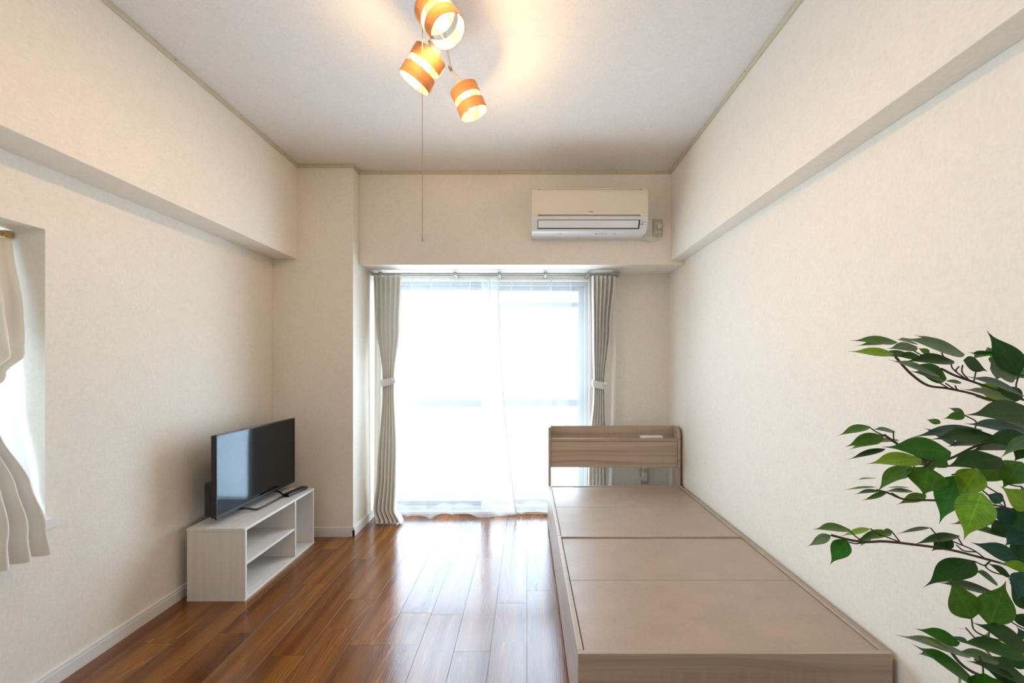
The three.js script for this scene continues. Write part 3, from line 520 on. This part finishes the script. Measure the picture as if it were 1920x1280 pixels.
// ---------------------------------------------------------------- potted artificial fig tree
const LEAVES = [
[0.52,1.17,-0.64,0.458,1.173,-0.648,0.029,-0.02,0.88,0.48,1],
[0.517,1.17,-0.65,0.48,1.166,-0.667,0.019,-0.26,0.9,0.36,1],
[0.491,1.153,-0.61,0.438,1.156,-0.623,0.025,-0.08,0.86,0.5,3],
[0.539,1.163,-0.63,0.494,1.161,-0.625,0.021,0.04,0.78,0.62,4],
[0.576,1.152,-0.6,0.491,1.175,-0.598,0.036,0.21,0.71,0.67,4],
[0.583,1.168,-0.64,0.554,1.182,-0.656,0.017,0.14,0.87,0.48,1],
[0.564,1.169,-0.66,0.523,1.174,-0.648,0.019,0.24,0.84,0.48,4],
[0.551,1.155,-0.66,0.512,1.152,-0.674,0.02,-0.22,0.87,0.43,0],
[0.583,1.155,-0.66,0.577,1.163,-0.674,0.008,-0.77,0.33,0.55,1],
[0.562,1.143,-0.6,0.498,1.144,-0.603,0.03,-0.02,0.86,0.51,0],
[0.543,1.15,-0.63,0.508,1.149,-0.628,0.017,0.0,0.73,0.69,2],
[0.571,1.119,-0.62,0.515,1.14,-0.617,0.027,0.16,0.3,0.94,2],
[0.533,1.124,-0.59,0.464,1.146,-0.586,0.033,0.29,0.82,0.49,4],
[0.559,1.117,-0.61,0.513,1.131,-0.612,0.022,0.19,0.75,0.64,1],
[0.591,1.114,-0.62,0.569,1.116,-0.624,0.01,-0.01,0.84,0.55,4],
[0.574,1.144,-0.6,0.615,1.129,-0.606,0.021,0.22,0.25,0.94,0],
[0.589,1.132,-0.58,0.649,1.119,-0.6,0.03,0.37,0.52,0.77,0],
[0.594,1.126,-0.55,0.568,1.181,-0.563,0.028,-0.38,0.05,0.92,0],
[0.647,1.101,-0.62,0.616,1.113,-0.628,0.016,-0.24,0.02,0.97,3],
[0.661,1.089,-0.63,0.638,1.106,-0.65,0.016,-0.43,0.37,0.82,3],
[0.618,1.093,-0.58,0.547,1.109,-0.575,0.034,0.22,0.89,0.4,4],
[0.612,1.099,-0.56,0.531,1.127,-0.553,0.036,0.32,0.8,0.5,5],
[0.652,1.093,-0.6,0.622,1.111,-0.608,0.02,-0.29,-0.06,0.96,0],
[0.648,1.089,-0.64,0.617,1.095,-0.629,0.015,0.33,0.8,0.5,1],
[0.582,1.084,-0.52,0.489,1.083,-0.509,0.036,0.07,0.73,0.68,0],
[0.595,1.071,-0.62,0.576,1.08,-0.624,0.01,0.01,0.45,0.89,4],
[0.605,1.069,-0.63,0.577,1.063,-0.633,0.013,-0.21,0.61,0.76,1],
[0.581,1.056,-0.64,0.574,1.06,-0.657,0.009,-0.71,0.57,0.41,1],
[0.662,1.149,-0.6,0.656,1.151,-0.608,0.006,-0.78,0.21,0.59,1],
[0.474,1.053,-0.63,0.431,1.04,-0.634,0.021,-0.3,0.92,0.25,1],
[0.485,1.042,-0.62,0.434,1.025,-0.624,0.025,-0.31,0.86,0.41,1],
[0.516,1.045,-0.64,0.481,1.049,-0.636,0.016,0.15,0.92,0.36,4],
[0.511,1.035,-0.63,0.464,1.032,-0.618,0.023,-0.06,1.0,0.06,1],
[0.496,1.027,-0.64,0.444,1.021,-0.634,0.024,-0.13,0.98,-0.12,1],
[0.488,1.024,-0.62,0.441,1.006,-0.63,0.024,-0.35,0.94,-0.04,0],
[0.521,1.031,-0.56,0.433,1.04,-0.554,0.036,0.12,0.69,0.71,2],
[0.493,1.021,-0.57,0.424,1.015,-0.57,0.032,-0.07,0.93,0.35,3],
[0.496,1.009,-0.59,0.442,0.978,-0.578,0.029,-0.48,0.88,0.06,1],
[0.493,1.013,-0.56,0.5,0.972,-0.575,0.041,-0.8,-0.31,0.52,1],
[0.571,1.007,-0.62,0.52,1.004,-0.613,0.024,0.0,0.87,0.5,1],
[0.572,1.026,-0.55,0.499,1.016,-0.547,0.034,-0.1,0.88,0.47,0],
[0.555,1.01,-0.56,0.543,0.968,-0.576,0.031,-0.87,0.06,0.5,3],
[0.548,0.998,-0.58,0.528,0.934,-0.584,0.034,-0.8,0.21,0.56,2],
[0.529,0.99,-0.53,0.521,0.928,-0.545,0.037,-0.87,-0.02,0.5,3],
[0.589,1.013,-0.57,0.571,0.987,-0.578,0.027,-0.75,0.33,0.57,1],
[0.608,1.019,-0.56,0.596,0.983,-0.572,0.034,-0.86,0.13,0.49,1],
[0.596,0.969,-0.54,0.55,0.998,-0.531,0.025,0.12,-0.12,0.99,3],
[0.577,1.059,-0.52,0.544,1.032,-0.525,0.019,-0.63,0.77,0.1,4],
[0.615,1.045,-0.6,0.533,1.04,-0.604,0.036,-0.07,0.91,0.41,0],
[0.629,1.048,-0.63,0.542,1.037,-0.646,0.036,-0.16,0.97,0.2,5],
[0.668,1.051,-0.61,0.583,1.059,-0.61,0.036,0.08,0.9,0.44,5],
[0.637,1.047,-0.58,0.583,1.04,-0.587,0.025,-0.17,0.61,0.77,0],
[0.676,1.029,-0.62,0.587,1.023,-0.61,0.036,-0.05,0.99,0.14,0],
[0.627,1.029,-0.63,0.578,1.026,-0.63,0.023,-0.06,0.99,0.15,0],
[0.613,1.025,-0.65,0.562,1.049,-0.648,0.026,0.32,0.65,0.68,5],
[0.505,0.974,-0.66,0.471,0.974,-0.653,0.016,-0.04,0.99,-0.15,4],
[0.507,0.961,-0.66,0.464,0.953,-0.674,0.021,-0.12,0.98,-0.17,1],
[0.506,0.958,-0.65,0.465,0.954,-0.65,0.019,-0.1,0.99,-0.04,4],
[0.505,0.958,-0.64,0.483,0.941,-0.659,0.016,-0.57,0.81,-0.11,1],
[0.554,0.96,-0.66,0.522,0.959,-0.667,0.015,-0.01,1.0,-0.1,4],
[0.55,0.958,-0.65,0.512,0.956,-0.657,0.018,-0.07,0.99,0.08,4],
[0.552,0.958,-0.63,0.517,0.943,-0.638,0.018,-0.42,0.85,0.32,1],
[0.537,0.991,-0.64,0.528,0.972,-0.65,0.011,-0.83,0.12,0.55,1],
[0.574,0.995,-0.64,0.543,1.005,-0.633,0.016,0.24,0.06,0.97,1],
[0.644,0.931,-0.6,0.606,0.953,-0.602,0.023,-0.05,0.0,1.0,5],
[0.643,0.931,-0.63,0.611,0.913,-0.626,0.017,-0.32,0.73,0.61,5],
[0.66,0.914,-0.65,0.601,0.91,-0.651,0.027,-0.06,1.0,-0.07,0],
[0.659,0.904,-0.63,0.605,0.916,-0.621,0.026,0.24,0.94,0.25,0],
[0.69,0.941,-0.66,0.682,0.946,-0.679,0.018,-0.77,0.45,0.45,5],
[0.432,0.918,-0.61,0.378,0.921,-0.605,0.025,0.07,0.99,0.14,1],
[0.4,0.914,-0.6,0.374,0.895,-0.609,0.016,-0.63,0.74,0.24,4],
[0.421,0.908,-0.6,0.397,0.876,-0.598,0.023,-0.59,0.49,0.64,2],
[0.467,0.915,-0.62,0.435,0.899,-0.636,0.018,-0.4,0.91,-0.07,3],
[0.489,0.914,-0.61,0.442,0.899,-0.619,0.023,-0.32,0.95,0.02,1],
[0.474,0.899,-0.63,0.454,0.89,-0.622,0.011,-0.44,0.89,-0.13,4],
[0.497,0.912,-0.62,0.491,0.902,-0.635,0.01,-0.95,0.16,0.27,4],
[0.558,0.913,-0.63,0.523,0.898,-0.648,0.02,-0.29,0.93,-0.23,0],
[0.57,0.913,-0.6,0.521,0.896,-0.617,0.025,-0.31,0.95,-0.04,0],
[0.567,0.908,-0.61,0.546,0.886,-0.616,0.021,-0.66,0.46,0.59,0],
[0.569,0.889,-0.58,0.498,0.861,-0.573,0.035,-0.33,0.91,0.24,0],
[0.546,0.826,-0.56,0.514,0.881,-0.554,0.034,-0.26,-0.25,0.93,1],
[0.563,0.821,-0.555,0.602,0.868,-0.573,0.036,-0.6,0.67,0.43,1],
[0.613,0.84,-0.6,0.543,0.849,-0.606,0.032,0.12,0.99,0.09,0],
[0.639,0.842,-0.62,0.602,0.863,-0.614,0.02,0.47,0.69,0.55,2],
[0.625,0.892,-0.58,0.579,0.907,-0.596,0.023,-0.1,0.57,0.82,5],
[0.627,0.884,-0.57,0.598,0.887,-0.579,0.014,-0.17,0.6,0.78,3],
[0.636,0.86,-0.6,0.61,0.876,-0.606,0.014,0.22,0.66,0.72,0],
[0.609,0.886,-0.55,0.59,0.854,-0.55,0.029,-0.75,0.45,0.48,5],
[0.633,0.832,-0.57,0.602,0.873,-0.571,0.025,-0.26,-0.16,0.95,0],
[0.645,0.921,-0.59,0.614,0.906,-0.586,0.026,-0.29,0.76,0.58,5],
[0.649,0.952,-0.6,0.633,0.895,-0.589,0.036,-0.81,0.32,0.49,0],
[0.666,0.797,-0.6,0.651,0.802,-0.616,0.017,-0.54,0.51,0.67,0],
[0.677,0.765,-0.62,0.67,0.779,-0.623,0.011,-0.35,-0.0,0.94,5],
[0.661,0.901,-0.63,0.647,0.928,-0.636,0.02,-0.42,-0.03,0.91,0],
[0.677,0.908,-0.61,0.657,0.847,-0.608,0.035,-0.83,0.29,0.49,0],
[0.532,0.797,-0.56,0.486,0.809,-0.572,0.023,0.12,0.9,0.43,2],
[0.553,0.775,-0.57,0.45,0.809,-0.559,0.036,0.31,0.95,-0.01,4],
[0.521,0.786,-0.56,0.479,0.806,-0.56,0.021,0.42,0.89,0.17,3],
[0.541,0.757,-0.55,0.453,0.809,-0.539,0.036,0.51,0.78,0.37,2],
[0.539,0.758,-0.59,0.499,0.771,-0.582,0.02,0.32,0.94,0.08,5],
[0.589,0.768,-0.61,0.583,0.765,-0.629,0.009,-0.38,0.92,-0.07,5],
[0.59,0.767,-0.57,0.54,0.776,-0.579,0.024,0.14,0.97,0.18,4],
[0.599,0.789,-0.55,0.518,0.804,-0.552,0.036,0.18,0.97,0.17,2],
[0.596,0.803,-0.54,0.533,0.832,-0.545,0.032,0.3,0.75,0.6,0],
[0.612,0.741,-0.57,0.586,0.75,-0.586,0.017,-0.31,0.53,0.79,0],
[0.636,0.739,-0.58,0.559,0.764,-0.579,0.036,0.29,0.89,0.35,0],
[0.532,0.78,-0.53,0.54,0.74,-0.537,0.03,-0.52,-0.25,0.82,2],
[0.549,0.744,-0.58,0.561,0.714,-0.59,0.016,0.6,-0.02,0.8,3],
[0.656,0.777,-0.6,0.643,0.795,-0.599,0.01,0.03,-0.02,1.0,5],
[0.657,0.799,-0.6,0.638,0.806,-0.605,0.013,-0.08,0.36,0.93,0],
[0.642,0.833,-0.58,0.625,0.857,-0.592,0.016,-0.4,0.19,0.9,0],
[0.66,0.744,-0.6,0.632,0.744,-0.617,0.017,-0.41,0.59,0.69,0]
];
const BRANCHES = [
[0.0016,[[0.505,1.149,-0.625],[0.526,1.126,-0.625],[0.549,1.11,-0.625],[0.575,1.106,-0.625],[0.608,1.099,-0.625],[0.643,1.088,-0.625],[0.694,1.08,-0.639],[0.75,1.072,-0.653]]],
[0.0015,[[0.554,1.133,-0.61],[0.572,1.124,-0.61],[0.592,1.117,-0.61],[0.636,1.102,-0.61],[0.685,1.09,-0.63],[0.747,1.073,-0.65]]],
[0.0016,[[0.47,1.046,-0.6],[0.483,1.037,-0.6],[0.518,1.016,-0.6],[0.533,1.012,-0.6],[0.554,1.014,-0.6],[0.596,1.033,-0.6],[0.664,1.031,-0.624],[0.739,1.013,-0.648]]],
[0.0014,[[0.476,0.968,-0.62],[0.491,0.964,-0.62],[0.51,0.956,-0.62],[0.549,0.954,-0.62],[0.592,0.953,-0.62],[0.663,0.94,-0.636],[0.744,0.915,-0.652]]],
[0.0016,[[0.401,0.914,-0.6],[0.424,0.908,-0.6],[0.445,0.905,-0.6],[0.467,0.906,-0.6],[0.507,0.902,-0.6],[0.556,0.895,-0.6],[0.603,0.883,-0.6],[0.661,0.863,-0.624],[0.744,0.834,-0.648]]],
[0.0018,[[0.529,0.781,-0.57],[0.542,0.765,-0.57],[0.558,0.754,-0.57],[0.583,0.745,-0.57],[0.665,0.713,-0.606],[0.739,0.684,-0.642]]]
];
const TWIGS = [
[[0.532,1.159,-0.63],[0.542,1.153,-0.63],[0.567,1.143,-0.63]],
[[0.567,1.143,-0.61],[0.569,1.134,-0.61],[0.586,1.12,-0.61],[0.592,1.117,-0.61]],
[[0.583,1.138,-0.61],[0.582,1.129,-0.61],[0.592,1.117,-0.61]],
[[0.578,1.136,-0.61],[0.574,1.13,-0.61],[0.586,1.12,-0.61]],
[[0.602,1.136,-0.61],[0.598,1.116,-0.61]],
[[0.555,1.117,-0.62],[0.572,1.107,-0.62]],
[[0.569,1.113,-0.62],[0.584,1.103,-0.62]],
[[0.582,1.11,-0.62],[0.586,1.102,-0.62]],
[[0.583,1.168,-0.64],[0.583,1.153,-0.64],[0.593,1.14,-0.64]],
[[0.596,1.069,-0.62],[0.611,1.06,-0.62],[0.609,1.051,-0.62]],
[[0.62,1.125,-0.575],[0.617,1.109,-0.575],[0.625,1.095,-0.575]],
[[0.466,1.053,-0.62],[0.473,1.048,-0.62],[0.485,1.042,-0.62]],
[[0.506,1.046,-0.63],[0.507,1.032,-0.63]],
[[0.499,1.004,-0.6],[0.504,1.0,-0.6],[0.52,1.001,-0.6],[0.533,1.012,-0.6]],
[[0.507,1.006,-0.6],[0.515,1.001,-0.6],[0.533,1.012,-0.6]],
[[0.504,0.961,-0.63],[0.518,0.953,-0.63]],
[[0.59,0.975,-0.59],[0.62,0.953,-0.59],[0.631,0.948,-0.59]],
[[0.603,0.993,-0.58],[0.614,0.986,-0.58],[0.63,0.983,-0.58]],
[[0.605,0.978,-0.6],[0.625,0.964,-0.6],[0.63,0.95,-0.6]],
[[0.622,0.928,-0.61],[0.641,0.929,-0.61],[0.662,0.931,-0.61]],
[[0.498,1.021,-0.575],[0.506,1.01,-0.575]],
[[0.545,0.997,-0.585],[0.581,1.007,-0.585],[0.609,1.007,-0.585],[0.642,1.002,-0.585]],
[[0.423,0.905,-0.6],[0.433,0.903,-0.6],[0.445,0.905,-0.6]],
[[0.427,0.919,-0.605],[0.438,0.909,-0.605],[0.449,0.903,-0.605]],
[[0.46,0.919,-0.61],[0.467,0.913,-0.61],[0.478,0.909,-0.61]],
[[0.474,0.911,-0.605],[0.495,0.903,-0.605]],
[[0.485,0.916,-0.605],[0.495,0.903,-0.605]],
[[0.54,0.92,-0.61],[0.544,0.915,-0.61],[0.565,0.891,-0.61]],
[[0.567,0.911,-0.6],[0.573,0.901,-0.6]],
[[0.56,0.906,-0.6],[0.588,0.894,-0.6],[0.603,0.883,-0.6]],
[[0.565,0.901,-0.6],[0.574,0.894,-0.6],[0.59,0.892,-0.6]],
[[0.579,0.884,-0.59],[0.593,0.879,-0.59],[0.601,0.886,-0.59]],
[[0.599,0.884,-0.59],[0.593,0.878,-0.59],[0.601,0.871,-0.59],[0.624,0.865,-0.59],[0.655,0.856,-0.59]],
[[0.551,0.823,-0.565],[0.554,0.81,-0.565],[0.574,0.8,-0.565],[0.599,0.795,-0.565]],
[[0.568,0.818,-0.56],[0.567,0.803,-0.56]],
[[0.62,0.81,-0.59],[0.64,0.798,-0.59],[0.663,0.792,-0.59]],
[[0.546,0.787,-0.55],[0.55,0.773,-0.55],[0.55,0.759,-0.55]]
];

{
  const tree = thing('potted_fig_tree', 'leafy green artificial fig tree reaching in from the right edge', 'plant', 0.75, 0, 0.655);
  const inT = (a) => new THREE.Vector3(...a).sub(tree.position);
  mesh('pot', new THREE.LatheGeometry([[0, 0], [0.085, 0], [0.092, 0.006], [0.118, 0.21], [0.124, 0.214], [0.124, 0.232], [0.114, 0.232], [0.110, 0.20], [0, 0.20]].map((p) => new THREE.Vector2(...p)), 40), M.pale, tree);
  mesh('soil', new THREE.CylinderGeometry(0.108, 0.106, 0.01, 32).translate(0, 0.204, 0), std({ color: lin(0.06, 0.04, 0.025), roughness: 0.95 }), tree);
  const stem = [[0.75, 0.2, -0.655], [0.756, 0.45, -0.66], [0.745, 0.7, -0.65], [0.748, 0.95, -0.652], [0.752, 1.08, -0.655], [0.756, 1.19, -0.652]].map(inT), stemLine = new THREE.CatmullRomCurve3(stem);
  const trunk = tube(stem, 0.01, 48, 10), tp = trunk.attributes.position;
  for (let i = 0; i < tp.count; i++) { const t = Math.floor(i / 11) / 48, c = stemLine.getPointAt(t), k = lerp(1, 0.22, t), p = new THREE.Vector3().fromBufferAttribute(tp, i).sub(c).multiplyScalar(k).add(c); tp.setXYZ(i, p.x, p.y, p.z); }
  mesh('trunk', trunk, M.bark, tree);
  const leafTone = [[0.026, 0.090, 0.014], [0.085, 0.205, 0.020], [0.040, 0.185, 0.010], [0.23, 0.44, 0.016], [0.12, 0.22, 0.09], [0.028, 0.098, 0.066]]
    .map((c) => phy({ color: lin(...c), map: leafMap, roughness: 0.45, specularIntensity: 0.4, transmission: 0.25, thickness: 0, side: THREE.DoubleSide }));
  // leaf outlines: along +x from stalk to drip tip, across +z, face +y
  const outline = new THREE.SplineCurve([0.01, 0.26, 0.42, 0.495, 0.50, 0.465, 0.39, 0.285, 0.17, 0.075, 0.028, 0.003].map((y, i) => new THREE.Vector2(i / 11, y)));
  const variants = [[0.06, 0.10], [0.12, 0.16], [-0.05, 0.12], [0.16, 0.05]].map(([droop, cup]) => {
    const nu = 18, nv = 4, w = (t) => outline.getPoint(t).y;
    const g = sheet((v, t) => { const s = v * 2 - 1, k = Math.max(0.003, w(t)); return new THREE.Vector3(t, cup * s * s * k * 1.2 - droop * Math.pow(t, 2) * 1.2 + droop * 1.2 * t * 0.6, s * k); }, nv, nu, 1, 1);
    return g;
  });
  let n = 0;
  function leaf(b, t, width, nrm, tone, parent) {
    const d = t.clone().sub(b), len = d.length(), x = d.normalize(), y = nrm.clone().addScaledVector(x, -nrm.dot(x)).normalize(), z = x.clone().cross(y);
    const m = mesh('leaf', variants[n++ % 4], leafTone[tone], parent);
    m.matrixAutoUpdate = true; m.quaternion.setFromRotationMatrix(new THREE.Matrix4().makeBasis(x, y, z)); m.position.copy(b); m.scale.set(len, Math.min(width, len * 0.5), width);
  }
  const boughs = BRANCHES.map(([r, pts]) => mesh('branch', tube(pts.map(inT), r, 40, 6), M.bark, tree));
  const mid = BRANCHES.map(([, pts]) => pts.map(inT));
  const nearest = (p) => { let best = 0, bd = 9; mid.forEach((c, i) => c.forEach((q) => { const e = q.distanceTo(p); if (e < bd) { bd = e; best = i; } })); return boughs[best]; };
  for (const pts of TWIGS) mesh('twig', tube(pts.map(inT), 0.0009, 16, 5), M.bark, nearest(inT(pts[0])));
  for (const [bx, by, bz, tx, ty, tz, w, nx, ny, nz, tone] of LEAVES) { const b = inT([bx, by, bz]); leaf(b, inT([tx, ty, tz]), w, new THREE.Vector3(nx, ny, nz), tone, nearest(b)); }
  // the side of the crown beyond the picture's edge
  for (let k = 0; k < 16; k++) {
    const y0 = 0.58 + k * 0.037, a = -1.25 + (k * 1.618) % 2.5, dir = new THREE.Vector3(Math.cos(a), 0.35, Math.sin(a)), s = new THREE.Vector3(0, y0, 0);
    const e = s.clone().addScaledVector(dir, 0.2), br = mesh('branch', tube([s, s.clone().lerp(e, 0.5).add(new THREE.Vector3(0, 0.02, 0)), e], 0.0015, 16, 5), M.bark, tree);
    for (let i = 0; i < 9; i++) { const b = s.clone().lerp(e, 0.25 + i * 0.092), t = b.clone().add(new THREE.Vector3(R(-0.02, 0.05) + dir.x * 0.035, R(-0.045, 0.03), R(-0.05, 0.05) + dir.z * 0.03)); leaf(b, t, 0.028, new THREE.Vector3(R(-0.5, 0.5), 1, R(-0.5, 0.5)).normalize(), Math.floor(R(0, 3)), br); }
  }
}
renderer.render(scene, camera);
